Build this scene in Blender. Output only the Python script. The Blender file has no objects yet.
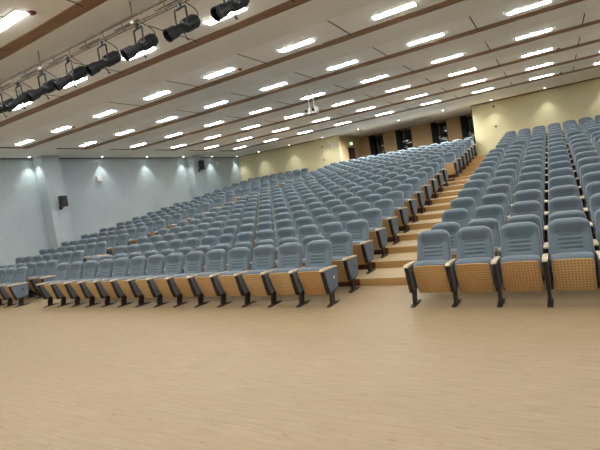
import bpy, bmesh, math, random
from mathutils import Vector, Matrix
random.seed(7)
C = bpy.context.scene.collection
PI = math.pi

# ------------------------------------------------------------------ measures
F_PX = 442.04
YAW, PITCH, ROLL = 0.5363, 0.06814, -0.15150
CAM = Vector((3.2293, -6.0862, 1.7883))
SP = 0.56                 # seat spacing
ROW = 0.8441              # row pitch
RISE = 0.1311
GAP = 1.235               # extra depth of the cross aisle
A0 = 1.32                 # left end of the right block
NL, NR = -9.2, -7.84      # left aisle edges
SOF = 4.75                # lower ceiling
RAI = 4.79                # raised strips
YB = 16.85                # back wall
YR = 20.4                 # recess back wall
XR0, XR1 = -7.1, 0.0      # recess sides
XL, XRT = -14.2, 8.0
YF = -9.6

# ------------------------------------------------------------------ camera
cy, sy = math.cos(YAW), math.sin(YAW)
Fv = Vector((-sy*math.cos(PITCH), cy*math.cos(PITCH), -math.sin(PITCH)))
R0 = Vector((cy, sy, 0)); U0 = R0.cross(Fv)
Rv = math.cos(ROLL)*R0 + math.sin(ROLL)*U0
Uv = -math.sin(ROLL)*R0 + math.cos(ROLL)*U0
cam = bpy.data.cameras.new('camera'); camo = bpy.data.objects.new('camera', cam); C.objects.link(camo)
cam.sensor_fit = 'HORIZONTAL'; cam.sensor_width = 36; cam.lens = F_PX/600*36; cam.clip_end = 200
m = Matrix((Rv, Uv, -Fv)).transposed().to_4x4(); m.translation = CAM
camo.matrix_world = m
bpy.context.scene.camera = camo

def project(p):
    d = Vector(p) - CAM; z = d.dot(Fv)
    if z < 0.2: return None
    return 300 + F_PX*d.dot(Rv)/z, 225 - F_PX*d.dot(Uv)/z, z

# ------------------------------------------------------------------ materials
def lin(c):
    return tuple(((v/255)/12.92 if v/255 <= 0.04045 else ((v/255+0.055)/1.055)**2.4) for v in c) + (1,)

class Mat:
    def __init__(s, name, col, rough=0.6, metal=0.0, sheen=0.0, spec=0.5):
        s.m = bpy.data.materials.new(name); s.m.use_nodes = True
        s.n = s.m.node_tree.nodes; s.l = s.m.node_tree.links
        s.b = s.n['Principled BSDF']
        s.b.inputs['Base Color'].default_value = col
        s.b.inputs['Roughness'].default_value = rough
        s.b.inputs['Metallic'].default_value = metal
        s.b.inputs['Specular IOR Level'].default_value = spec
        if sheen:
            s.b.inputs['Sheen Weight'].default_value = sheen
            s.b.inputs['Sheen Roughness'].default_value = 0.4
        s.col = col
    def node(s, t, **kw):
        n = s.n.new(t)
        for k, v in kw.items(): setattr(n, k, v)
        return n
    def coords(s, scale=(1,1,1), rot=(0,0,0)):
        tc = s.node('ShaderNodeTexCoord'); mp = s.node('ShaderNodeMapping')
        mp.inputs['Scale'].default_value = scale; mp.inputs['Rotation'].default_value = rot
        s.l.new(tc.outputs['Object'], mp.inputs['Vector']); return mp.outputs['Vector']
    def noise(s, vec, scale=5, detail=3):
        n = s.node('ShaderNodeTexNoise'); n.inputs['Scale'].default_value = scale; n.inputs['Detail'].default_value = detail
        s.l.new(vec, n.inputs['Vector']); return n.outputs['Fac']
    def ramp(s, fac, stops):
        r = s.node('ShaderNodeValToRGB'); e = r.color_ramp.elements
        while len(e) < len(stops): e.new(0.5)
        for i, (p, c) in enumerate(stops): e[i].position = p; e[i].color = c
        s.l.new(fac, r.inputs['Fac']); return r.outputs['Color']
    def mix(s, fac, a, b, mode='MIX'):
        x = s.node('ShaderNodeMix', data_type='RGBA', blend_type=mode)
        for sock, v in ((x.inputs['Factor'], fac), (x.inputs[6], a), (x.inputs[7], b)):
            if isinstance(v, bpy.types.NodeSocket): s.l.new(v, sock)
            else: sock.default_value = v
        return x.outputs[2]
    def math(s, op, a, b=0.0, c=0.0):
        x = s.node('ShaderNodeMath', operation=op)
        for sock, v in zip(x.inputs, (a, b, c)):
            if isinstance(v, bpy.types.NodeSocket): s.l.new(v, sock)
            else: sock.default_value = v
        return x.outputs[0]
    def base(s, c): s.l.new(c, s.b.inputs['Base Color'])
    def bump(s, h, strength=0.3, dist=0.01):
        b = s.node('ShaderNodeBump'); b.inputs['Strength'].default_value = strength; b.inputs['Distance'].default_value = dist
        s.l.new(h, b.inputs['Height']); s.l.new(b.outputs['Normal'], s.b.inputs['Normal'])

def vary(name, col, amt=0.12, scale=6, rough=0.6, stretch=(1,1,1), **kw):
    m = Mat(name, col, rough, **kw)
    f = m.noise(m.coords(stretch), scale, 3)
    lo = tuple(v*(1-amt) for v in col[:3]) + (1,); hi = tuple(min(1, v*(1+amt)) for v in col[:3]) + (1,)
    m.base(m.ramp(f, [(0.3, lo), (0.7, hi)]))
    return m

# fabric of the seats
fab = Mat('seat_fabric', lin((112,127,144)), 0.85, sheen=0.35)
v = fab.coords(); f1 = fab.noise(v, 260, 2); f2 = fab.noise(v, 3.0, 2)
c1 = fab.ramp(f1, [(0.3, lin((94,108,120))), (0.7, lin((118,132,145)))])
oi = fab.node('ShaderNodeObjectInfo')
c2 = fab.mix(fab.math('MULTIPLY', oi.outputs['Random'], 0.25), c1, lin((96,124,130)))
fab.base(c2); fab.bump(f1, 0.25, 0.002)
fab = fab.m
# wood veneer of the seat undersides with small round holes
pan = Mat('perforated_veneer', lin((196,150,100)), 0.5)
v = pan.coords()
grain = pan.noise(pan.coords((3, 3, 40)), 2.2, 4)
wc = pan.ramp(grain, [(0.3, lin((208,174,122))), (0.7, lin((222,192,144)))])
oi = pan.node('ShaderNodeObjectInfo')
wc = pan.mix(pan.math('MULTIPLY', oi.outputs['Random'], 0.7), wc, lin((198,150,96)))
sx = pan.node('ShaderNodeSeparateXYZ'); pan.l.new(v, sx.inputs[0])
def cell(ax, p):
    q = pan.math('FRACT', pan.math('DIVIDE', pan.math('ADD', sx.outputs[ax], 10*p), p))
    return pan.math('SUBTRACT', q, 0.5)
a = cell(0, 0.035); b_ = cell(2, 0.035)
d2 = pan.math('ADD', pan.math('MULTIPLY', a, a), pan.math('MULTIPLY', b_, b_))
hole = pan.math('LESS_THAN', d2, 0.062)
ins = pan.math('MULTIPLY', pan.math('LESS_THAN', pan.math('ABSOLUTE', sx.outputs[0]), 50.0), hole)
pan.base(pan.mix(pan.math('MULTIPLY', ins, 0.65), wc, lin((90,52,26))))
pan = pan.m
armw = vary('armrest_wood', lin((218,200,170)), 0.1, 4, 0.4, (3,30,3)).m
blk = vary('black_painted_steel', lin((32,24,26)), 0.2, 30, 0.42).m
shell = vary('dark_shell', lin((52,50,54)), 0.15, 20, 0.5).m
endf = vary('end_panel_fabric', lin((106,118,132)), 0.08, 120, 0.85).m
plate = Mat('number_plate', lin((225,228,230)), 0.35).m
knobm = Mat('dark_plate', lin((52,56,64)), 0.35).m

# floor boards
fl = Mat('floor_boards', lin((190,165,130)), 0.42, spec=0.35)
tc = fl.node('ShaderNodeTexCoord'); sx = fl.node('ShaderNodeSeparateXYZ'); fl.l.new(tc.outputs['Object'], sx.inputs[0])
row = fl.math('FLOOR', fl.math('DIVIDE', sx.outputs[1], 0.15))
off = fl.math('MULTIPLY', row, 0.417)
colx = fl.math('FLOOR', fl.math('ADD', fl.math('DIVIDE', sx.outputs[0], 1.2), off))
cmb = fl.node('ShaderNodeCombineXYZ'); fl.l.new(row, cmb.inputs[0]); fl.l.new(colx, cmb.inputs[1])
wn = fl.node('ShaderNodeTexWhiteNoise'); fl.l.new(cmb.outputs[0], wn.inputs['Vector'])
g = fl.noise(fl.coords((1.1, 16, 1)), 2.6, 8)
g2 = fl.noise(fl.coords((0.25, 1.5, 1)), 1.2, 3)
base = fl.ramp(g, [(0.25, lin((150,132,104))), (0.5, lin((165,146,116))), (0.78, lin((176,158,128)))])
base = fl.mix(fl.math('MULTIPLY', wn.outputs['Value'], 0.35), base, lin((160,140,108)))
base = fl.mix(fl.math('MULTIPLY', g2, 0.3), base, lin((186,162,126)))
kn = fl.noise(fl.coords((2.2, 11, 1)), 3.0, 2)
base = fl.mix(fl.ramp(kn, [(0.64, (0,0,0,1)), (0.74, (0.6,0.6,0.6,1))]), base, lin((132,108,80)))
sm = fl.math('FRACT', fl.math('DIVIDE', sx.outputs[1], 0.15))
seam = fl.math('LESS_THAN', sm, 0.025)
base = fl.mix(fl.math('MULTIPLY', seam, 0.25), base, lin((130,100,70)))
fl.base(base); fl = fl.m
tread = vary('step_tread_wood', lin((196,174,136)), 0.1, 2.5, 0.45, (0.8,12,1)).m
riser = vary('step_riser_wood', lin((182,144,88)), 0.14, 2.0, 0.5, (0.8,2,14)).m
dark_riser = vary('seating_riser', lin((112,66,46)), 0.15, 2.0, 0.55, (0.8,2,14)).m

ceilm = vary('ceiling_paint', lin((236,234,230)), 0.04, 1.5, 0.8).m
raism = vary('raised_panel_paint', lin((242,242,240)), 0.03, 1.5, 0.8).m
brown = vary('brown_ceiling_board', lin((142,112,86)), 0.16, 3, 0.6, (0.6,4,4)).m
slot = Mat('dark_slot', lin((58,48,42)), 0.8).m

def wallmat(name, col, amt, fine):
    m = Mat(name, col, 0.8)
    n1 = m.noise(m.coords(), 0.9, 4); n2 = m.noise(m.coords(), fine, 2)
    lo = tuple(v*(1-amt) for v in col[:3]) + (1,); hi = tuple(min(1, v*(1+amt)) for v in col[:3]) + (1,)
    c = m.ramp(m.math('ADD', m.math('MULTIPLY', n1, 0.5), m.math('MULTIPLY', n2, 0.5)), [(0.35, lo), (0.65, hi)])
    m.base(c); m.bump(n2, 0.5, 0.012); return m.m
bluewall = wallmat('blue_grey_wall', lin((177,190,195)), 0.08, 18)
tanwall = wallmat('tan_wall', lin((204,176,134)), 0.05, 20)
plain = wallmat('plain_wall', lin((196,190,178)), 0.03, 20)
# acoustic boards: shallow diagonal grooves on the left, fine holes all over
def acoustic(name, freq, rot, amt):
    m = Mat(name, lin((206,196,150)), 0.75)
    w = m.node('ShaderNodeTexWave', wave_type='BANDS', bands_direction='X')
    w.inputs['Scale'].default_value = freq; w.inputs['Distortion'].default_value = 0.1
    m.l.new(m.coords((1,1,1), (0, rot, 0)), w.inputs['Vector'])
    n = m.noise(m.coords(), 60, 2); big = m.noise(m.coords(), 2.0, 3)
    c = m.ramp(w.outputs['Fac'], [(0.15, lin((222-amt,212-amt,172-amt))), (0.6, lin((230,222,184)))])
    c = m.mix(m.math('MULTIPLY', n, 0.35), c, lin((208,198,154)))
    c = m.mix(m.math('MULTIPLY', big, 0.2), c, lin((222,214,176)))
    m.base(c); m.bump(w.outputs['Fac'], 0.4, 0.02); return m.m
acL = acoustic('grooved_acoustic_board', 2.3, -0.70, 12)
acR = acoustic('speckled_acoustic_board', 6.0, 0.3, 14)

def emis(name, col, st):
    m = Mat(name, (0.8,0.8,0.8,1), 0.5)
    m.b.inputs['Emission Color'].default_value = col; m.b.inputs['Emission Strength'].default_value = st
    return m.m
LED = emis('lit_led_diffuser', (1.0, 0.99, 0.965, 1), 32.0)
SPOTL = emis('lit_downlight', (0.98, 1.0, 0.94, 1), 18.0)
whitem = Mat('white_plastic', lin((226,226,222)), 0.4).m
whitep = vary('white_painted_metal', lin((214,214,208)), 0.05, 10, 0.4).m
blackp = vary('black_plastic', lin((26,27,30)), 0.2, 15, 0.45).m
spotm = vary('spotlight_housing', lin((24,28,34)), 0.25, 12, 0.38).m
greym = vary('grey_steel_pipe', lin((112,102,90)), 0.15, 10, 0.45).m
lensm = Mat('spotlight_lens', lin((24,28,36)), 0.08, spec=0.8).m
maroon = Mat('maroon_plastic', lin((120,62,52)), 0.5).m
glass = Mat('night_window_glass', lin((12,15,20)), 0.02, spec=0.4).m
framem = Mat('dark_window_frame', lin((58,62,66)), 0.45).m
curt = vary('grey_curtain_cloth', lin((84,92,98)), 0.15, 8, 0.9, (14,1,0.3)).m
doorm = vary('dark_door_wood', lin((66,44,36)), 0.15, 3, 0.5, (1,8,1)).m
casing = vary('pale_door_casing', lin((206,182,148)), 0.06, 3, 0.5).m
green = emis('lit_green_sign', lin((40,170,90)), 0.6)
greenw = emis('lit_white_pictogram', (0.85, 1, 0.9, 1), 1.6)
steel = Mat('brushed_steel', lin((170,170,172)), 0.3, 0.9).m

# ------------------------------------------------------------------ mesh helpers
def finish(name, bm, mats, parent=None, smooth=False):
    bmesh.ops.recalc_face_normals(bm, faces=bm.faces)
    me = bpy.data.meshes.new(name); bm.to_mesh(me); bm.free()
    if not isinstance(mats, (list, tuple)): mats = [mats]
    for q in mats: me.materials.append(q)
    if smooth:
        for p in me.polygons: p.use_smooth = True
    o = bpy.data.objects.new(name, me); C.objects.link(o)
    if parent: o.parent = parent
    return o

def box(bm, x0, x1, y0, y1, z0, z1, mi=0, bev=0):
    vs = [bm.verts.new((x, y, z)) for x in (x0, x1) for y in (y0, y1) for z in (z0, z1)]
    fs = []
    for q in ((0,1,3,2), (4,6,7,5), (0,4,5,1), (2,3,7,6), (0,2,6,4), (1,5,7,3)):
        f = bm.faces.new([vs[i] for i in q]); f.material_index = mi; fs.append(f)
    if bev:
        es = list({e for f in fs for e in f.edges})
        bmesh.ops.bevel(bm, geom=es, offset=bev, segments=2, affect='EDGES', profile=0.5)
    return vs

def prism(bm, pts, x0, x1, bev=0, mi=0, axis='x'):
    """polygon in (y,z) extruded along x"""
    a = [bm.verts.new((x0, y, z)) for y, z in pts]; b = [bm.verts.new((x1, y, z)) for y, z in pts]
    fs = [bm.faces.new(a), bm.faces.new(b[::-1])]
    n = len(pts)
    for i in range(n):
        fs.append(bm.faces.new((a[i], b[i], b[(i+1) % n], a[(i+1) % n])))
    for f in fs: f.material_index = mi
    if bev:
        es = list({e for f in fs for e in f.edges})
        bmesh.ops.bevel(bm, geom=es, offset=bev, segments=2, affect='EDGES', profile=0.5)

def lathe(bm, prof, p0, axis, n=16, mi=0):
    """prof: list of (dist along axis, radius)"""
    ax = Vector(axis).normalized(); t = ax.orthogonal().normalized(); s = ax.cross(t); p0 = Vector(p0)
    rings = []
    for d, r in prof:
        if r < 1e-5: rings.append([bm.verts.new(p0 + ax*d)])
        else: rings.append([bm.verts.new(p0 + ax*d + (t*math.cos(2*PI*k/n) + s*math.sin(2*PI*k/n))*r) for k in range(n)])
    for A, B in zip(rings, rings[1:]):
        if len(A) == 1 and len(B) == 1: continue
        for k in range(n):
            k2 = (k+1) % n
            if len(A) == 1: f = bm.faces.new((A[0], B[k], B[k2]))
            elif len(B) == 1: f = bm.faces.new((A[k], B[0], A[k2]))
            else: f = bm.faces.new((A[k], B[k], B[k2], A[k2]))
            f.material_index = mi
    if len(rings[0]) > 1: bm.faces.new(rings[0]).material_index = mi
    if len(rings[-1]) > 1: bm.faces.new(rings[-1][::-1]).material_index = mi

def tube(bm, pts, r, n=8, mi=0):
    pts = [Vector(p) for p in pts]; rings = []
    t = (pts[1]-pts[0]).normalized(); nrm = t.orthogonal().normalized()
    for i, p in enumerate(pts):
        if i == 0: d = pts[1]-pts[0]
        elif i == len(pts)-1: d = pts[-1]-pts[-2]
        else: d = (pts[i+1]-pts[i]).normalized() + (pts[i]-pts[i-1]).normalized()
        d.normalize(); nrm = (nrm - d*nrm.dot(d)).normalized(); s = d.cross(nrm)
        rings.append([bm.verts.new(p + (nrm*math.cos(2*PI*k/n) + s*math.sin(2*PI*k/n))*r) for k in range(n)])
    for A, B in zip(rings, rings[1:]):
        for k in range(n):
            bm.faces.new((A[k], B[k], B[(k+1) % n], A[(k+1) % n])).material_index = mi
    bm.faces.new(rings[0]).material_index = mi; bm.faces.new(rings[-1][::-1]).material_index = mi

def empty(name, loc, label=None, cat=None, group=None):
    o = bpy.data.objects.new(name, None); C.objects.link(o); o.location = loc; o.empty_display_size = 0.1
    tag(o, label, cat, group); return o
def tag(o, label=None, cat=None, group=None, kind=None):
    if label: o['label'] = label
    if cat: o['category'] = cat
    if group: o['group'] = group
    if kind: o['kind'] = kind
    return o
def struct(name, bm, mats, label=None, parent=None, **kw):
    o = finish(name, bm, mats, parent, **kw)
    if not parent: tag(o, label, None, None, 'structure')
    return o
def copy_tree(o, parent=None):
    c = o.copy(); C.objects.link(c); c.parent = parent
    for ch in kids.get(o.name, []): copy_tree(ch, c)
    return c
kids = {}
def index_kids(root):
    ch = [x for x in C.objects if x.parent == root]
    kids[root.name] = ch
    for x in ch: index_kids(x)

ORD = ['first','second','third','fourth','fifth','sixth','seventh','eighth','ninth','tenth','eleventh','twelfth',
       'thirteenth','fourteenth','fifteenth','sixteenth','seventeenth','eighteenth','nineteenth']

# ------------------------------------------------------------------ rows
DZ = 0.085
def row_y(k): return k*ROW + (GAP if k >= 12 else 0)
def row_z(k):
    if k < 12: return max(0, k-1)*RISE
    return 11*RISE + DZ + (k-12)*0.127
NROW = 19
TOPZ = row_z(18)

# ------------------------------------------------------------------ floor and tiers
bm = bmesh.new()
box(bm, XL, XRT, YF, row_y(2)-0.56, -0.2, 0.0)
struct('floor', bm, fl, 'pale wood-grain flat floor in front of the seats')
bm = bmesh.new()
edges = []
for k in range(2, NROW):
    if k == 12:
        y0 = row_y(11)-0.56 + ROW
        edges.append((y0 + 0.02, row_z(11) + (row_z(12)-row_z(11))*0.5))
    edges.append((row_y(k)-0.56, row_z(k)))
zprev = 0.0
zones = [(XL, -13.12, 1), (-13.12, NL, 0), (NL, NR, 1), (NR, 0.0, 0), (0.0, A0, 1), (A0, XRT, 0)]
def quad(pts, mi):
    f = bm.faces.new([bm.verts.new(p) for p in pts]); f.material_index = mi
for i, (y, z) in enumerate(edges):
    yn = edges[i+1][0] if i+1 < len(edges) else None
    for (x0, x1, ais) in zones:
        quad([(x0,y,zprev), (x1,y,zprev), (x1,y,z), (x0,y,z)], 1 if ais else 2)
        if yn is None:
            a1 = YR if x1 <= 0 else YB
            ye = YR if (x0 >= XR0 and x1 <= 0) else YB
            quad([(x0,y,z), (x1,y,z), (x1,ye,z), (x0,ye,z)], 0)
        else:
            quad([(x0,y,z), (x1,y,z), (x1,yn,z), (x0,yn,z)], 0)
    zprev = z
quad([(XR0,YB,zprev), (NR,YB,zprev), (NR,YR,zprev), (XR0,YR,zprev)], 0)
struct('floor', bm, [tread, riser, dark_riser], 'stepped wooden tiers carrying the seat rows and the aisle steps')

# ------------------------------------------------------------------ ceiling
LY0, LDY, LX0, LDX = 2.071, 2.257, 3.045, 2.057
XE = -12.27
STR = list(range(-1, 9))
bm = bmesh.new(); tri = bmesh.new()
def cq(b, pts, mi=0):
    f = b.faces.new([b.verts.new(p) for p in pts]); f.material_index = mi
ycur = YF
trim_n = 1
joints = []
for s in STR:
    yl = LY0 + (s-3)*LDY
    ya, yb, yc = yl-0.72, yl+0.38, yl+0.57
    if ya < YF: ya = YF
    cq(bm, [(XE,ycur,SOF), (XRT,ycur,SOF), (XRT,ya,SOF), (XE,ya,SOF)])            # low strip
    cq(bm, [(XE,ya,SOF), (XRT,ya,SOF), (XRT,ya,RAI), (XE,ya,RAI)])                # step up
    cq(bm, [(XE,ya,RAI), (XRT,ya,RAI), (XRT,yb,RAI), (XE,yb,RAI)], 1)             # raised strip
    cq(bm, [(XE,ya,SOF), (XE,ya,RAI), (XE,yc,RAI), (XE,yc,SOF)], 2)               # strip end
    for jx in range(-3, 7):
        x = LX0 + LDX/2 - LDX*jx + LDX
        if XE+0.3 < x < XRT-0.2: joints.append((x, ya+0.01, yb-0.004))
    t = bmesh.new()
    prism(t, [(yb, RAI+0.02), (yb, RAI-0.012), (yc, SOF+0.012), (yc, SOF), (yc+0.008, SOF), (yc+0.008, RAI+0.02)], XE, XRT)
    struct('trim_%d' % trim_n, t, brown, 'brown timber board edging a raised ceiling strip'); trim_n += 1
    ycur = yc
cq(bm, [(XE,ycur,SOF), (XRT,ycur,SOF), (XRT,YB,SOF), (XE,YB,SOF)])
cq(bm, [(XL,YF,SOF), (XE,YF,SOF), (XE,YB,SOF), (XL,YB,SOF)])
cq(bm, [(XR0,YB,SOF), (XR1,YB,SOF), (XR1,YR,SOF), (XR0,YR,SOF)])
for x, ya, yb in joints: box(bm, x-0.011, x+0.011, ya, yb, RAI-0.004, RAI+0.004, 3); box(bm, x-0.008, x+0.008, yb, yb+0.182, RAI-0.020, RAI+0.004, 3)
struct('ceiling', bm, [ceilm, raism, brown, slot], 'cream ceiling of alternating low and raised strips')

# small dark marks in the low strips are seams of the boards
# ------------------------------------------------------------------ walls
T = 0.2
bm = bmesh.new(); box(bm, XL-T, XL, YF, YB+T, -0.2, SOF+0.2)
for y0, y1, xf in ((3.85, 4.56, -13.62), (12.12, 12.80, -13.73)):
    box(bm, XL-0.01, xf, y0, y1, 0, SOF)
struct('wall_left', bm, bluewall, 'blue-grey textured side wall with two projecting piers')
bm = bmesh.new(); box(bm, XRT, XRT+T, YF, YB+T, -0.2, SOF+0.2)
struct('wall_right', bm, bluewall, 'side wall beyond the right block of seats')
bm = bmesh.new(); box(bm, XL-T, XRT+T, YF-T, YF, -0.2, SOF+0.2)
struct('wall_front', bm, plain, 'plain wall behind the photographer')
bm = bmesh.new(); box(bm, XL, XR0, YB, YB+T, TOPZ-0.3, SOF+0.2)
struct('wall_back', bm, acL, 'pale yellow grooved wall behind the left and middle blocks')
bm = bmesh.new(); box(bm, XR1, XRT, YB, YB+T, TOPZ-0.3, SOF+0.2)
struct('wall_back', bm, acR, 'pale yellow speckled wall behind the right block')
# recess: side walls with a doorway, back wall with four tall windows
DY0, DY1, DZ1 = 18.02, 18.98, 4.08
bm = bmesh.new()
box(bm, XR0-T, XR0, YB+T, DY0, TOPZ-0.3, SOF+0.2); box(bm, XR0-T, XR0, DY1, YR+T, TOPZ-0.3, SOF+0.2)
box(bm, XR0-T, XR0, DY0, DY1, DZ1, SOF+0.2)
struct('wall_recess_left', bm, tanwall, 'tan side wall of the rear recess with a doorway')
bm = bmesh.new(); box(bm, XR1, XR1+T, YB+T, YR+T, TOPZ-0.3, SOF+0.2)
struct('wall_recess_right', bm, tanwall, 'right side wall of the rear recess')
WIN = [(-6.62, -5.72), (-4.92, -3.97), (-2.80, -1.92), (-1.16, -0.26)]
WZ0, WZ1 = 2.45, 4.66
bm = bmesh.new(); xs = XR0
for a, b in WIN + [(XR1, None)]:
    box(bm, xs, a, YR, YR+T, TOPZ-0.3, SOF+0.2)
    if b is None: break
    box(bm, a, b, YR, YR+T, TOPZ-0.3, WZ0); box(bm, a, b, YR, YR+T, WZ1, SOF+0.2)
    xs = b
struct('wall_recess_back', bm, tanwall, 'tan wall between the tall dark windows')
for i, (a, b) in enumerate(WIN):
    bm = bmesh.new()
    fw = 0.045
    box(bm, a, a+fw, YR+0.04, YR+0.12, WZ0, WZ1); box(bm, b-fw, b, YR+0.04, YR+0.12, WZ0, WZ1)
    box(bm, a+fw, b-fw, YR+0.04, YR+0.12, WZ0, WZ0+fw); box(bm, a+fw, b-fw, YR+0.04, YR+0.12, WZ1-fw, WZ1)
    mx = a + (b-a)*0.5
    box(bm, mx-0.02, mx+0.02, YR+0.05, YR+0.11, WZ0+fw, WZ1-fw)
    w = struct('window_%d' % (i+1), bm, framem, 'tall dark window in the tan rear wall')
    bm = bmesh.new(); box(bm, a+fw, b-fw, YR+0.075, YR+0.085, WZ0+fw, WZ1-fw)
    finish('pane', bm, glass, w)
    # gathered curtain hanging at the left of each window
    t = empty('curtain', (a+0.17, YR-0.06, TOPZ+0.05),
              'grey curtain gathered at the %s tall window from the left' % ORD[i], 'curtain', 'curtains at the rear windows')
    bm = bmesh.new(); n = 28; A = []; B = []
    for j in range(n+1):
        x = -0.17 + 0.34*j/n; y = 0.022*math.sin(j*1.35)
        A.append(bm.verts.new((x, y, 0.02))); B.append(bm.verts.new((x*0.92, y*0.8, SOF-TOPZ-0.09)))
    for j in range(n): bm.faces.new((A[j], A[j+1], B[j+1], B[j]))
    bmesh.ops.solidify(bm, geom=bm.faces[:], thickness=0.006)
    finish('curtain_cloth', bm, curt, t, smooth=True)
    bm = bmesh.new(); tube(bm, [(-0.2, 0, SOF-TOPZ-0.085), (0.75, 0, SOF-TOPZ-0.085)], 0.012)
    finish('curtain_rail', bm, framem, t)
# door
bm = bmesh.new(); box(bm, XR0-0.12, XR0-0.07, DY0+0.05, DY1-0.05, TOPZ, DZ1-0.05)
d = struct('door_1', bm, doorm, 'dark door under the green exit sign')
bm = bmesh.new()
box(bm, XR0-0.14, XR0+0.02, DY0, DY0+0.05, TOPZ, DZ1); box(bm, XR0-0.14, XR0+0.02, DY1-0.05, DY1, TOPZ, DZ1)
box(bm, XR0-0.14, XR0+0.02, DY0+0.05, DY1-0.05, DZ1-0.05, DZ1)
finish('door_frame', bm, doorm, d)
bm = bmesh.new(); box(bm, XR0+0.001, XR0+0.022, DY1+0.002, DY1+0.16, TOPZ, DZ1+0.04)
finish('door_casing', bm, casing, d)
bm = bmesh.new(); tube(bm, [(XR0-0.07, DY0+0.13, TOPZ+0.95), (XR0-0.02, DY0+0.13, TOPZ+0.95), (XR0-0.02, DY0+0.25, TOPZ+0.95)], 0.01)
finish('door_handle', bm, steel, d)
# thin brown trim at the head of the right-hand back wall, dark strip standing in for the shadow line on the left wall
bm = bmesh.new(); box(bm, XR1, XRT, YB-0.03, YB, SOF-0.06, SOF-0.001)
struct('trim_%d' % trim_n, bm, brown, 'thin brown moulding along the head of the right back wall'); trim_n += 1
bm = bmesh.new(); box(bm, XL, XR0, YB-0.025, YB, SOF-0.03, SOF-0.001)
struct('trim_%d' % trim_n, bm, brown, 'thin brown moulding along the head of the left back wall'); trim_n += 1

bm = bmesh.new(); box(bm, XL, XL+0.03, YF, YB-0.03, SOF-0.035, SOF-0.001)
struct('trim_%d' % trim_n, bm, framem, 'dark strip drawn as a shadow line along the head of the left wall'); trim_n += 1

# ------------------------------------------------------------------ seat
def build_backrest():
    bm = bmesh.new()
    us = [-1, -0.96, -0.88, -0.72, -0.62, -0.56, -0.50, -0.44, 0, 0.44, 0.50, 0.56, 0.62, 0.72, 0.88, 0.96, 1]
    gz = [0.635, 0.686, 0.737, 0.788]
    zs = [0.42, 0.435, 0.47, 0.53, 0.59]
    for q in gz: zs += [q-0.012, q-0.004, q+0.004, q+0.012]
    zs += [0.815, 0.828, 0.85, 0.89, 0.93, 0.955, 0.97, 0.985, 0.993]
    def yl(z):
        pts = [(0.42, 0.165), (0.60, 0.225), (0.80, 0.315), (0.90, 0.345), (0.98, 0.36)]
        for (a, ya), (b, yb) in zip(pts, pts[1:]):
            if z <= b: return ya + (yb-ya)*(z-a)/(b-a)
        return 0.36
    F = []; B = []
    z0, z1 = zs[0], zs[-1]
    for z in zs:
        fr = []; bk = []
        for u in us:
            hw = 0.250 - 0.022*((z-z0)/(z1-z0)) - 0.010*max(0, (z-0.9)/0.09)**2
            top = max(0, (z-0.86)/0.12)
            x = u*hw
            zz = z - 0.050*top*abs(u)**5 - 0.004*top*u*u
            e = min(1, (1-abs(u))/0.12); e = math.sqrt(max(0, 1-(1-e)**2))
            ev = min(1, (z-z0)/0.03, (z1-z)/0.035); ev = math.sqrt(max(0, 1-(1-max(0, ev))**2))
            th = 0.062
            if abs(u) < 0.64:
                if z < 0.81: th -= 0.006                       # inner panel between bolsters
                elif z < 0.94: th += -0.022 + 0.072*(z-0.81)/0.13   # head cushion leaning forward
                else: th += 0.050
            else: th += 0.006 + 0.027*max(0, min(1, (z-0.86)/0.08))
            for q in gz:
                if abs(z-q) < 0.006 and abs(u) < 0.52: th -= 0.013
            th *= e*ev
            y = yl(z)
            fr.append(bm.verts.new((x, y-th, zz))); bk.append(bm.verts.new((x, y+0.012*e*ev, zz)))
        F.append(fr); B.append(bk)
    n = len(us)
    for i in range(len(zs)-1):
        for j in range(n-1):
            bm.faces.new((F[i][j], F[i][j+1], F[i+1][j+1], F[i+1][j]))
            bm.faces.new((B[i][j], B[i+1][j], B[i+1][j+1], B[i][j+1]))
    bmesh.ops.remove_doubles(bm, verts=bm.verts, dist=0.0008)
    # close the rim
    be = [e for e in bm.edges if len(e.link_faces) == 1]
    if be:
        try: bmesh.ops.bridge_loops(bm, edges=be)
        except Exception: pass
    return bm

def build_shell():
    bm = bmesh.new()
    pts = [(0.168, 0.36), (0.19, 0.40), (0.242, 0.60), (0.332, 0.80), (0.362, 0.90), (0.374, 0.955)]
    out = [(y+0.02, z) for y, z in reversed(pts)]
    prism(bm, pts + out, -0.195, 0.195, bev=0.004)
    return bm

def build_seat():
    bm = bmesh.new()
    prof = [(-0.125, 0.555), (-0.128, 0.578), (-0.112, 0.598), (-0.07, 0.610), (0.02, 0.612), (0.09, 0.604), (0.125, 0.575),
            (0.135, 0.50), (0.135, 0.38), (0.120, 0.25), (0.09, 0.185), (0.055, 0.20), (0.0, 0.33), (-0.07, 0.47)]
    xs = [-0.218, -0.213, -0.20, -0.12, 0, 0.12, 0.20, 0.213, 0.218]
    cy_, cz_ = 0.02, 0.42
    rings = []
    for x in xs:
        a = abs(x)/0.218
        s = 1.0 if a < 0.9 else (0.985 if a < 0.95 else (0.955 if a < 0.99 else 0.90))
        dz = -0.012*a**3
        rings.append([bm.verts.new((x, cy_+(y-cy_)*s, cz_+(z-cz_)*s + (dz if z > 0.5 else 0))) for y, z in prof])
    n = len(prof)
    for A, B in zip(rings, rings[1:]):
        for k in range(n): bm.faces.new((A[k], B[k], B[(k+1) % n], A[(k+1) % n]))
    bm.faces.new(rings[0]); bm.faces.new(rings[-1][::-1])
    return bm

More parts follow.
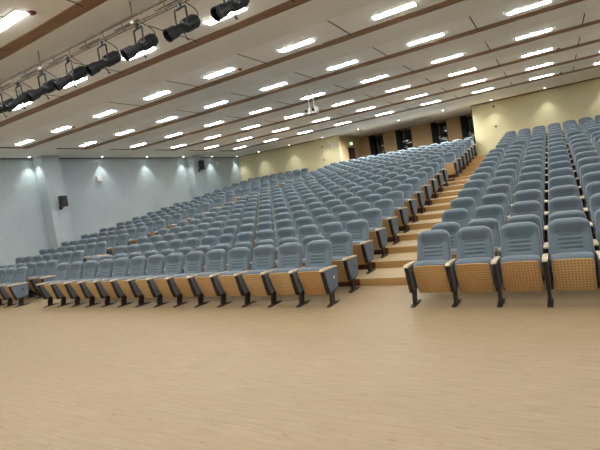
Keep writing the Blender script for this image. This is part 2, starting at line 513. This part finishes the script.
def build_seat_panel():
    # curved veneer board: slightly arched top edge, rounded corners
    bm = bmesh.new()
    vs = [0, 0.03, 0.1, 0.25, 0.45, 0.65, 0.85, 0.95, 1]
    us = [-1, -0.96, -0.8, -0.4, 0, 0.4, 0.8, 0.96, 1]
    F = []; B = []
    for v in vs:
        fr = []; bk = []
        for u in us:
            hw = 0.213 + 0.009*v - (0.012 if v in (0, 1) else (0.003 if v in (0.03, 0.95) else 0))
            z = 0.568 - 0.430*v - 0.010*(1-v)**4*u*u + 0.006*v**4*u*u
            y = -0.146 + 0.195*v + 0.028*math.sin(PI*v)*-0.35
            x = u*hw
            fr.append(bm.verts.new((x, y, z))); bk.append(bm.verts.new((x, y+0.016, z+0.004)))
        F.append(fr); B.append(bk)
    n = len(us); m_ = len(vs)
    for i in range(m_-1):
        for j in range(n-1):
            bm.faces.new((F[i][j], F[i][j+1], F[i+1][j+1], F[i+1][j])); bm.faces.new((B[i][j], B[i+1][j], B[i+1][j+1], B[i][j+1]))
    for i in range(m_-1):
        for j in (0, n-1): bm.faces.new((F[i][j], F[i+1][j], B[i+1][j], B[i][j]))
    for j in range(n-1):
        for i in (0, m_-1): bm.faces.new((F[i][j], F[i][j+1], B[i][j+1], B[i][j]))
    return bm

def build_armrest():
    bm = bmesh.new()
    prism(bm, [(-0.262, 0.576), (-0.250, 0.600), (-0.20, 0.606), (0.10, 0.590), (0.24, 0.578), (0.262, 0.568), (0.255, 0.552), (-0.25, 0.572)],
          -0.031, 0.031, bev=0.006)
    return bm
def build_side():
    bm = bmesh.new()
    prism(bm, [(-0.242, 0.572), (0.250, 0.553), (0.215, 0.36), (0.185, 0.225), (0.165, 0.21), (-0.12, 0.185), (-0.145, 0.20), (-0.185, 0.34)],
          -0.024, 0.024, bev=0.005)
    for x0, x1 in ((0.0235, 0.028), (-0.028, -0.0235)):
        prism(bm, [(-0.200, 0.560), (0.236, 0.544), (0.204, 0.36), (0.175, 0.236), (-0.098, 0.212), (-0.148, 0.34)], x0, x1, mi=1)
    return bm
def build_leg():
    bm = bmesh.new()
    prism(bm, [(-0.035, 0.215), (0.085, 0.225), (0.045, 0.12), (0.030, 0.016), (-0.085, 0.016), (-0.070, 0.11)], -0.019, 0.019, bev=0.004)
    return bm
def build_foot():
    bm = bmesh.new()
    prism(bm, [(-0.185, 0.0), (-0.185, 0.008), (-0.10, 0.026), (0.06, 0.028), (0.195, 0.008), (0.195, 0.0)], -0.032, 0.032, bev=0.003)
    return bm
def build_end(sign):
    bm = bmesh.new()
    x0, x1 = sorted((sign*0.0282, sign*0.038))
    prism(bm, [(-0.205, 0.562), (0.240, 0.546), (0.208, 0.36), (0.178, 0.238), (-0.10, 0.215), (-0.152, 0.34)], x0, x1, bev=0.004)
    return bm
def build_plate(sign):
    bm = bmesh.new()
    x0, x1 = sorted((sign*0.0385, sign*0.043))
    box(bm, x0, x1, 0.055, 0.10, 0.395, 0.44, bev=0.001)
    return bm

hide_src = []
def part(name, bm, mat, smooth=False):  # mat: one material or a list
    o = finish(name, bm, mat, None, smooth); C.objects.unlink(o); return o
P = dict(
    backrest=part('backrest', build_backrest(), fab, True),
    back_shell=part('back_shell', build_shell(), shell),
    seat=part('seat', build_seat(), fab, True),
    seat_panel=part('seat_panel', build_seat_panel(), pan, False),
    armrest=part('armrest', build_armrest(), armw),
    side_panel=part('side_panel', build_side(), [blk, endf]),
    leg=part('leg', build_leg(), blk),
    foot_plate=part('foot_plate', build_foot(), blk),
    endR=part('end_panel', build_end(1), endf), endL=part('end_panel', build_end(-1), endf),
    plR=part('number_plate', build_plate(1), knobm), plL=part('number_plate', build_plate(-1), knobm),
    plW=part('number_plate', build_plate(1), plate))
P['seat_panel'].data.materials[0] = pan

def seat_parts(stands, ends, white=False):
    """list of (key, x offset, parent index) for a seat; stands: signs, ends: signs with a fabric end panel"""
    L = [('backrest', 0, None), ('back_shell', 0, 0), ('seat', 0, None), ('seat_panel', 0, 2)]
    for s in stands:
        x = s*SP/2; i = len(L)
        L += [('side_panel', x, None), ('armrest', x, i), ('leg', x, i), ('foot_plate', x, i+2)]
        L[i+2] = ('leg', x, None); L[i+1] = ('armrest', x, None)
        if s in ends:
            L.append(('endR' if s > 0 else 'endL', x, i)); L.append((('plW' if white else 'plR') if s > 0 else 'plL', x, None))
    return L

seats = []      # (block, row, n, x, y, z, stands, ends)
for k in range(NROW):
    y, z = row_y(k), row_z(k)
    for n in range(14):
        seats.append(('M', k, n, -SP/2 - n*SP, y, z, [1] + ([-1] if n == 13 else []), [1] if n == 0 else ([-1] if n == 13 else [])))
    nl = 7 if k < 12 else 8
    for n in range(nl):
        seats.append(('L', k, n, NL - SP/2 - n*SP, y, z, [1] + ([-1] if n == nl-1 else []), [1] if n == 0 else ([-1] if n == nl-1 else [])))
    if k < 18:
        for n in range(8):
            seats.append(('R', k, n, A0 + SP/2 + n*SP, y, z, [-1] + ([1] if n == 7 else []), [-1] if n == 0 else []))
vis = []
for s in seats:
    _, k, n, x, y, z = s[:6]
    ok = False; zd = 99
    for dx in (-0.31, 0, 0.31):
        for dy, dz in ((0, 0), (0.35, 0.95), (-0.2, 0.57)):
            p = project((x+dx, y+dy, z+dz))
            if p and -1 < p[0] < 601 and -1 < p[1] < 451: ok = True
            if p: zd = min(zd, p[2])
    if ok: vis.append((zd, s))
vis.sort(key=lambda t: t[0])
near = [s for _, s in vis[:300]]; far = [s for _, s in vis[300:]]
BN = {'M': 'middle block', 'L': 'left block', 'R': 'right block'}
def seat_label(b, k, n):
    r = ORD[k]
    if b == 'M':
        if k == 0 and n == 0: return 'blue-grey folding seat with white plate, front row of middle block, beside right stepped aisle'
        where = 'beside the right stepped aisle' if n == 0 else ('beside the left aisle' if n == 13 else '%s seat from its right aisle' % ORD[n])
    elif b == 'L': where = 'beside the left aisle' if n == 0 else '%s seat from its aisle' % ORD[n]
    else: where = 'beside the stepped aisle' if n == 0 else '%s seat from its aisle' % ORD[n]
    return 'blue-grey folding seat, %s row of %s, %s' % ('front' if k == 0 else r, BN[b], where)
for b, k, n, x, y, z, st, en in near:
    root = empty('auditorium_seat', (x, y, z), seat_label(b, k, n), 'seat', 'folding seats of the ' + BN[b])
    made = []
    for key, ox, par in seat_parts(st, en, b == 'M' and k == 0):
        c = P[key].copy(); C.objects.link(c)
        pr = root if par is None else made[par]
        c.parent = pr
        c.location = (ox if par is None else ox - made[par]['_x'], 0, 0)
        c['_x'] = ox
        made.append(c)
    for c in made: del c['_x']
    for c, (key, ox, par) in zip(made, seat_parts(st, en, b == 'M' and k == 0)):
        if key == 'seat_panel': c['label'] = 'tan veneer underside with small holes'
        elif key == 'armrest': c['label'] = 'pale wooden arm cap'

# the far seats, one mesh
mats = [fab, shell, pan, armw, blk, endf, knobm]
def merged(name, lst, label, group):
    verts = []; faces = []; mi = []; sm = []
    cache = {}
    for key, o in P.items():
        me = o.data
        cache[key] = ([tuple(v.co) for v in me.vertices], [tuple(p.vertices) for p in me.polygons],
                      [mats.index(me.materials[p.material_index]) if me.materials[p.material_index] in mats else 6 for p in me.polygons], me.polygons[0].use_smooth)
    for b, k, n, x, y, z, st, en in lst:
        for key, ox, par in seat_parts(st, en):
            V, Fc, m_, s_ = cache[key]; o0 = len(verts)
            verts += [(a+x+ox, b2+y, c2+z) for a, b2, c2 in V]
            faces += [tuple(i+o0 for i in f) for f in Fc]
            mi += m_; sm += [s_]*len(Fc)
    me = bpy.data.meshes.new(name); me.from_pydata(verts, [], faces)
    for q in mats: me.materials.append(q)
    me.polygons.foreach_set('material_index', mi); me.polygons.foreach_set('use_smooth', sm); me.update()
    o = bpy.data.objects.new(name, me); C.objects.link(o)
    tag(o, label, 'seats', group, 'stuff')
merged('rear_auditorium_seats', far, 'many distant blue-grey folding seats filling the rear rows up to the back wall', 'rear seats of the hall')

# ------------------------------------------------------------------ ceiling lights
cols = list(range(-1, 8))
def make_light():
    r = empty('ceiling_light', (0, 0, RAI))
    bm = bmesh.new(); w, d = 0.385, 0.080
    for a in ((-w-0.012, w+0.012, -d-0.012, -d), (-w-0.012, w+0.012, d, d+0.012), (-w-0.012, -w, -d, d), (w, w+0.012, -d, d)):
        box(bm, a[0], a[1], a[2], a[3], -0.011, -0.001)
    finish('light_frame', bm, whitep, r)
    bm = bmesh.new(); box(bm, -w, w, -d, d, -0.019, -0.012)
    finish('light_diffuser', bm, LED, r)
    return r
proto = make_light(); index_kids(proto)
first = True
for s in STR:
    for j in cols:
        x = LX0 - LDX*j; y = LY0 + (s-3)*LDY
        if first: o = proto; first = False
        else: o = copy_tree(proto)
        o.location = (x, y, RAI)
        rw, cl = 9-s, 8-j
        tag(o, 'glowing linear ceiling light, %s row from the back wall, %s from the left wall' % (ORD[rw-1], ORD[cl-1]),
            'ceiling light', 'linear lights in the raised ceiling strips')

# ------------------------------------------------------------------ downlights
dl = [(-13.93, y) for y in (1.2, 3.60, 6.74, 9.24, 11.72, 14.05, 16.40)]
dlb = [(x, 16.42) for x in (-12.27, -10.05, -7.86)] + [(x, 16.35) for x in (-5.65, -3.43, -1.22)] + [(x, 16.45) for x in (0.93, 3.1, 5.27)]
def downlight(x, y, label, group, power):
    t = empty('downlight', (x, y, SOF), label, 'downlight', group)
    bm = bmesh.new(); lathe(bm, [(0, 0.062), (0.008, 0.060), (0.010, 0.048), (0.004, 0.046)], (0,0,0), (0,0,-1), 18)
    finish('trim_ring', bm, whitep, t, smooth=True)
    bm = bmesh.new(); lathe(bm, [(0.0045, 0.0), (0.0045, 0.044), (0.0075, 0.040), (0.008, 0.0)], (0,0,0), (0,0,-1), 18)
    finish('lens', bm, SPOTL, t)
    L = bpy.data.lights.new('downlight_lamp', 'SPOT'); L.energy = power; L.spot_size = math.radians(165 if power > 200 else 80); L.spot_blend = 0.7
    L.shadow_soft_size = 0.04; L.color = (0.98, 1.0, 0.94)
    lo = bpy.data.objects.new('downlight_lamp', L); C.objects.link(lo); lo.parent = t; lo.location = (0, 0, -0.02)
for i, (x, y) in enumerate(dl):
    downlight(x, y, 'small round downlight above the blue-grey left wall, %s from the back corner' % ORD[len(dl)-1-i],
              'downlights along the left wall', 45)
for i, (x, y) in enumerate(dlb):
    downlight(x, y, 'small round downlight before the back wall, %s from the left corner' % ORD[i], 'downlights along the back wall', (420 if 3 <= i <= 5 else 42))

# ------------------------------------------------------------------ lighting bar and stage spotlights
BY, BZ = -1.63, 4.45
t = empty('lighting_bar', (-2.5, BY, SOF), 'grey twin-pipe lighting bar hung on rods under the ceiling', 'lighting bar')
bx0, bx1 = -6.2-(-2.5), 3.9
bm = bmesh.new(); tube(bm, [(bx0, 0, 4.555-SOF), (bx1, 0, 4.555-SOF)], 0.020, 10); finish('upper_pipe', bm, greym, t, True)
bm = bmesh.new(); tube(bm, [(bx0, 0.0, BZ-SOF), (bx1, 0.0, BZ-SOF)], 0.012, 8)
tube(bm, [(bx0, 0.06, BZ-SOF), (bx1, 0.06, BZ-SOF)], 0.008, 6); finish('lower_rail', bm, greym, t, True)
bm = bmesh.new()
x = bx0 + 0.2
while x < bx1:
    bm = bmesh.new()
    tube(bm, [(x, 0, BZ-SOF), (x, 0, 4.555-SOF)], 0.007, 6); tube(bm, [(x, 0, BZ-SOF), (x, 0.06, BZ-SOF)], 0.006, 6); x += 0.42
    finish('tie', bm, greym, t)
for rx in (-5.9, -3.85, -1.57, 0.7):
    bm = bmesh.new(); tube(bm, [(rx+2.5, 0, 0), (rx+2.5, 0, BZ-SOF+0.02)], 0.011, 8); finish('hanging_rod', bm, greym, t)
    bm = bmesh.new(); box(bm, rx+2.5-0.035, rx+2.5+0.035, -0.03, 0.03, BZ-SOF-0.004, BZ-SOF+0.04, bev=0.004); finish('rod_clamp', bm, whitep, t)
bm = bmesh.new()
for i in range(9):
    xa = bx0 + 0.1 + i*0.83
    tube(bm, [(xa, -0.012, BZ-SOF+0.02), (xa+0.25, -0.014, BZ-SOF+0.016), (xa+0.5, -0.012, BZ-SOF+0.02)], 0.009, 6)
finish('power_cable', bm, blackp, t)

DIR = Vector((-0.30, -0.82, -0.50)).normalized()
def make_spot():
    r = empty('stage_spotlight', (0, 0, 0))
    c = Vector((0, 0, -0.31))                   # centre of the housing below the clamp
    side = DIR.cross(Vector((0, 0, 1))).normalized(); up = side.cross(DIR).normalized()
    bm = bmesh.new()
    lathe(bm, [(-0.26, 0.0), (-0.27, 0.048), (-0.255, 0.072), (-0.20, 0.082), (-0.03, 0.082), (-0.01, 0.075), (0.0, 0.062), (0.0, 0.0)], c, DIR, 18)
    for k in range(5):                          # cooling fins of the housing
        d = -0.22 + k*0.035
        lathe(bm, [(d, 0.080), (d, 0.088), (d+0.010, 0.088), (d+0.010, 0.080)], c, DIR, 18)
    finish('lamp_housing', bm, spotm, r)
    bm = bmesh.new()
    lathe(bm, [(0.001, 0.060), (0.10, 0.060), (0.105, 0.064), (0.13, 0.064), (0.135, 0.076), (0.235, 0.078), (0.245, 0.082), (0.275, 0.082), (0.275, 0.072), (0.23, 0.07), (0.23, 0)], c, DIR, 18)
    finish('lens_tube', bm, spotm, r)
    bm = bmesh.new(); lathe(bm, [(0.231, 0.0), (0.231, 0.069), (0.238, 0.06), (0.243, 0.0)], c, DIR, 18); finish('lens', bm, lensm, r, True)
    bm = bmesh.new(); w = 0.105
    side = Vector((1, -0.12, 0)).normalized()
    a = c + side*w; b = c - side*w
    pts = [a, a + Vector((0,0,0.225)), a + Vector((0,0,0.24)) - side*0.012, b + Vector((0,0,0.24)) + side*0.012, b + Vector((0,0,0.225)), b]
    tube(bm, pts, 0.013, 8); finish('yoke', bm, blackp, r)
    for sg in (1, -1):
        bm = bmesh.new(); lathe(bm, [(0, 0), (0, 0.022), (0.02, 0.024), (0.024, 0.0)], c + side*sg*(w-0.008), side*sg, 12); finish('tilt_knob', bm, blackp, r)
    bm = bmesh.new(); box(bm, -0.022, 0.022, -0.022, 0.022, -0.072, -0.002, bev=0.005); finish('hook_clamp', bm, blackp, r)
    bm = bmesh.new(); q = c + DIR*0.03 - up*0.06; tube(bm, [q, q - up*0.05, q - up*0.075 + DIR*0.01], 0.008, 6)
    lathe(bm, [(0, 0), (0, 0.014), (0.03, 0.012), (0.03, 0)], q - up*0.07, -up, 10); finish('shutter_handle', bm, blackp, r)
    bm = bmesh.new()
    e = c - DIR*0.25
    p0 = Vector((0.09, 0, -0.015)); pts = []
    for i in range(13):
        s_ = i/12; p = p0.lerp(e, s_); p += Vector((0.10, 0.02, -0.03))*math.sin(PI*s_)*0.9; pts.append(p)
    tube(bm, pts, 0.0065, 6); finish('cable', bm, blackp, r)
    return r
sp = make_spot(); index_kids(sp)
for i, x in enumerate((0.10, -0.70, -1.51, -2.30, -3.13, -3.88, -4.60, -5.25)):
    o = sp if i == 0 else copy_tree(sp)
    o.location = (x, BY, BZ-0.014); o.scale = (1.0, 1.0, 1.0)
    o.rotation_euler = (0, 0, math.radians([0, 3, -4, 2, -3, 5, 0, -2][i]))
    lab = 'black stage spotlight on the hanging bar, %s' % ('rightmost of the eight' if i == 0 else ('leftmost of the eight, cut by the frame' if i == 7 else '%s from the right of the eight' % ORD[i]))
    tag(o, lab, 'spotlight', 'spotlights on the lighting bar')

# ------------------------------------------------------------------ projector on two poles
t = empty('hanging_projector', (-2.49, 5.12, SOF), 'white ceiling unit with black lenses hanging on two thin poles', 'projector')
bm = bmesh.new(); box(bm, -0.13, 0.17, -0.06, 0.06, -0.015, 0, bev=0.003); finish('ceiling_plate', bm, whitep, t)
for px in (-0.06, 0.10):
    bm = bmesh.new(); tube(bm, [(px, 0, -0.01), (px, 0, -0.70)], 0.014, 8); finish('pole', bm, whitep, t)
bm = bmesh.new(); box(bm, -0.13, 0.16, -0.10, 0.10, -0.785, -0.755, bev=0.012); finish('base_tray', bm, whitem, t)
for px in (-0.09, 0.12):
    bm = bmesh.new(); box(bm, px+0.005, px+0.06, -0.08, 0.08, -0.754, -0.62, bev=0.012); finish('housing', bm, whitem, t)
    bm = bmesh.new(); lathe(bm, [(0, 0), (0, 0.036), (0.10, 0.038), (0.10, 0.03), (0.08, 0.026), (0.08, 0)], (px-0.036, 0.0, -0.69), (-0.1,-1,0), 14); finish('lens', bm, blackp, t)
bm = bmesh.new()
for i in range(5): box(bm, -0.08+i*0.045, -0.065+i*0.045, -0.07, 0.07, -0.815, -0.785)
box(bm, -0.09, 0.13, -0.08, 0.08, -0.822, -0.814); finish('vent_grille', bm, greym, t)

# ------------------------------------------------------------------ wall fittings
def speaker(y, z, label, h=0.42, xf=-13.62):
    t = empty('wall_speaker', (xf, y, z), label, 'speaker', 'black speakers on the left wall piers')
    bm = bmesh.new()
    prof = [(-0.13, -h/2), (0.13, -h/2), (0.13, h/2), (-0.13, h/2)]
    vs = []
    for zz in (-h/2, h/2):
        vs += [bm.verts.new((0.16, -0.13, zz)), bm.verts.new((0.36, -0.15, zz)), bm.verts.new((0.36, 0.13, zz)), bm.verts.new((0.16, 0.10, zz))]
    for q in ((0,1,2,3), (4,7,6,5), (0,4,5,1), (1,5,6,2), (2,6,7,3), (3,7,4,0)): bm.faces.new([vs[i] for i in q])
    bmesh.ops.bevel(bm, geom=bm.edges[:], offset=0.012, segments=2, affect='EDGES')
    finish('cabinet', bm, blackp, t)
    bm = bmesh.new(); box(bm, 0.361, 0.370, -0.125, 0.105, -h/2+0.02, h/2-0.02, bev=0.003); finish('grille', bm, blackp, t)
    bm = bmesh.new(); tube(bm, [(0.0, 0, -h/2-0.03), (0.13, 0, -h/2-0.05), (0.22, 0, -h/2-0.02), (0.24, 0, -h/2+0.02)], 0.016, 8)
    box(bm, 0.0, 0.015, -0.05, 0.05, -h/2-0.10, -h/2+0.05); finish('bracket', bm, blackp, t)
speaker(4.24, 2.92, 'black wall speaker on the near pier of the left wall')
speaker(12.52, 4.20, 'black wall speaker on the far pier of the left wall', 0.50, -13.73)
bm = bmesh.new(); box(bm, -14.2, -14.13, 6.44, 6.68, 3.70, 3.93, bev=0.012)
o = finish('wall_box', bm, whitem); tag(o, 'small square white box high on the blue-grey left wall', 'wall box')
t = empty('wall_fan', (XL, 14.68, 4.36), 'small white round fitting high on the left wall near the back corner', 'wall fitting')
bm = bmesh.new(); lathe(bm, [(0, 0.0), (0, 0.13), (0.03, 0.15), (0.07, 0.14), (0.09, 0.0)], (0,0,0), (1,0,0), 20); finish('housing', bm, whitem, t, True)
bm = bmesh.new(); box(bm, 0.0, 0.05, -0.03, 0.03, -0.24, -0.12, bev=0.006); finish('bracket', bm, whitem, t)
t.name = 'wall_fitting'
# round clock-like white fitting and small dark hooks on the back wall
t = empty('round_wall_fitting', (-7.62, YB, 4.30), 'round white fitting on yellow back wall near the recess corner', 'wall fitting')
bm = bmesh.new(); lathe(bm, [(0, 0.0), (0, 0.15), (0.05, 0.16), (0.08, 0.14), (0.09, 0.0)], (0,0,0), (0,-1,0), 22); finish('housing', bm, whitem, t, True)
bm = bmesh.new(); lathe(bm, [(0.091, 0.0), (0.091, 0.03), (0.11, 0.02), (0.112, 0.0)], (0,0,0), (0,-1,0), 12); finish('hub', bm, greym, t)
def socket(x, z, label):
    t = empty('wall_socket', (x, YB, z), label, 'wall socket', 'small dark fittings on the back wall')
    bm = bmesh.new(); lathe(bm, [(0, 0), (0, 0.05), (0.03, 0.045), (0.035, 0.0)], (0,0,0), (0,-1,0), 14); finish('rim', bm, brown, t)
    bm = bmesh.new(); lathe(bm, [(0.036, 0), (0.036, 0.03), (0.07, 0.028), (0.072, 0.0)], (0,0,0), (0,-1,0), 12); finish('plug', bm, blackp, t)
socket(0.96, 4.48, 'small dark round fitting high on back wall behind the right block')
socket(0.96, 3.55, 'small dark round fitting lower on back wall behind the right block')
socket(-8.17, 4.28, 'small dark fitting high on back wall beside round white fitting')
socket(-8.15, 3.53, 'small dark fitting on back wall just above the seats')
# exit sign
t = empty('exit_sign', (XR0, 18.48, 4.31), 'lit green emergency exit sign above the recess door', 'exit sign')
bm = bmesh.new(); box(bm, 0.0, 0.045, -0.19, 0.19, -0.09, 0.09, bev=0.006); finish('sign_face', bm, green, t)
bm = bmesh.new()
box(bm, 0.046, 0.050, 0.04, 0.16, -0.07, 0.07)                                             # door shape
lathe(bm, [(0, 0), (0, 0.018), (0.004, 0.018), (0.004, 0)], (0.046, -0.03, 0.052), (1,0,0), 10)
for p, q in (((-0.03,0.03),(-0.05,-0.01)), ((-0.05,-0.01),(-0.01,-0.04)), ((-0.01,-0.04),(-0.03,-0.075)), ((-0.05,-0.01),(-0.09,-0.05)), ((-0.035,0.02),(0.01,0.0)), ((-0.035,0.025),(-0.085,0.01))):
    tube(bm, [(0.05, p[0], p[1]), (0.05, q[0], q[1])], 0.007, 6)
finish('pictogram', bm, greenw, t)
# smoke detectors
for (x, y), lab in (((-2.69, -2.34), 'small maroon round detector beside the large near ceiling light'),
                    ((-2.70, 2.28), 'small dark detector on ceiling right of a light, upper middle of the photo'),
                    ((-8.93, 2.22), 'small dark detector on the ceiling near the left wall lights'),
                    ((3.58, 9.10), 'small dark detector on the ceiling at upper right, nearer one'),
                    ((3.68, 13.54), 'small dark detector on the last raised ceiling strip at right')):
    t = empty('smoke_detector', (x, y, RAI), lab, 'smoke detector', 'ceiling smoke detectors')
    bm = bmesh.new(); lathe(bm, [(0, 0), (0, 0.055), (0.015, 0.055), (0.018, 0.045), (0.018, 0)], (0,0,0), (0,0,-1), 16); finish('base', bm, maroon, t)
    bm = bmesh.new(); lathe(bm, [(0.0185, 0), (0.0185, 0.036), (0.035, 0.028), (0.04, 0.0)], (0,0,0), (0,0,-1), 14); finish('sensor', bm, maroon, t)

# ------------------------------------------------------------------ world, view
w = bpy.data.worlds.new('world'); bpy.context.scene.world = w; w.use_nodes = True
w.node_tree.nodes['Background'].inputs[0].default_value = (0.01, 0.012, 0.02, 1)
w.node_tree.nodes['Background'].inputs[1].default_value = 0.3
vs = bpy.context.scene.view_settings
vs.view_transform = 'Standard'; vs.look = 'None'; vs.exposure = 0.58; vs.gamma = 1.0; vs.use_curve_mapping = False
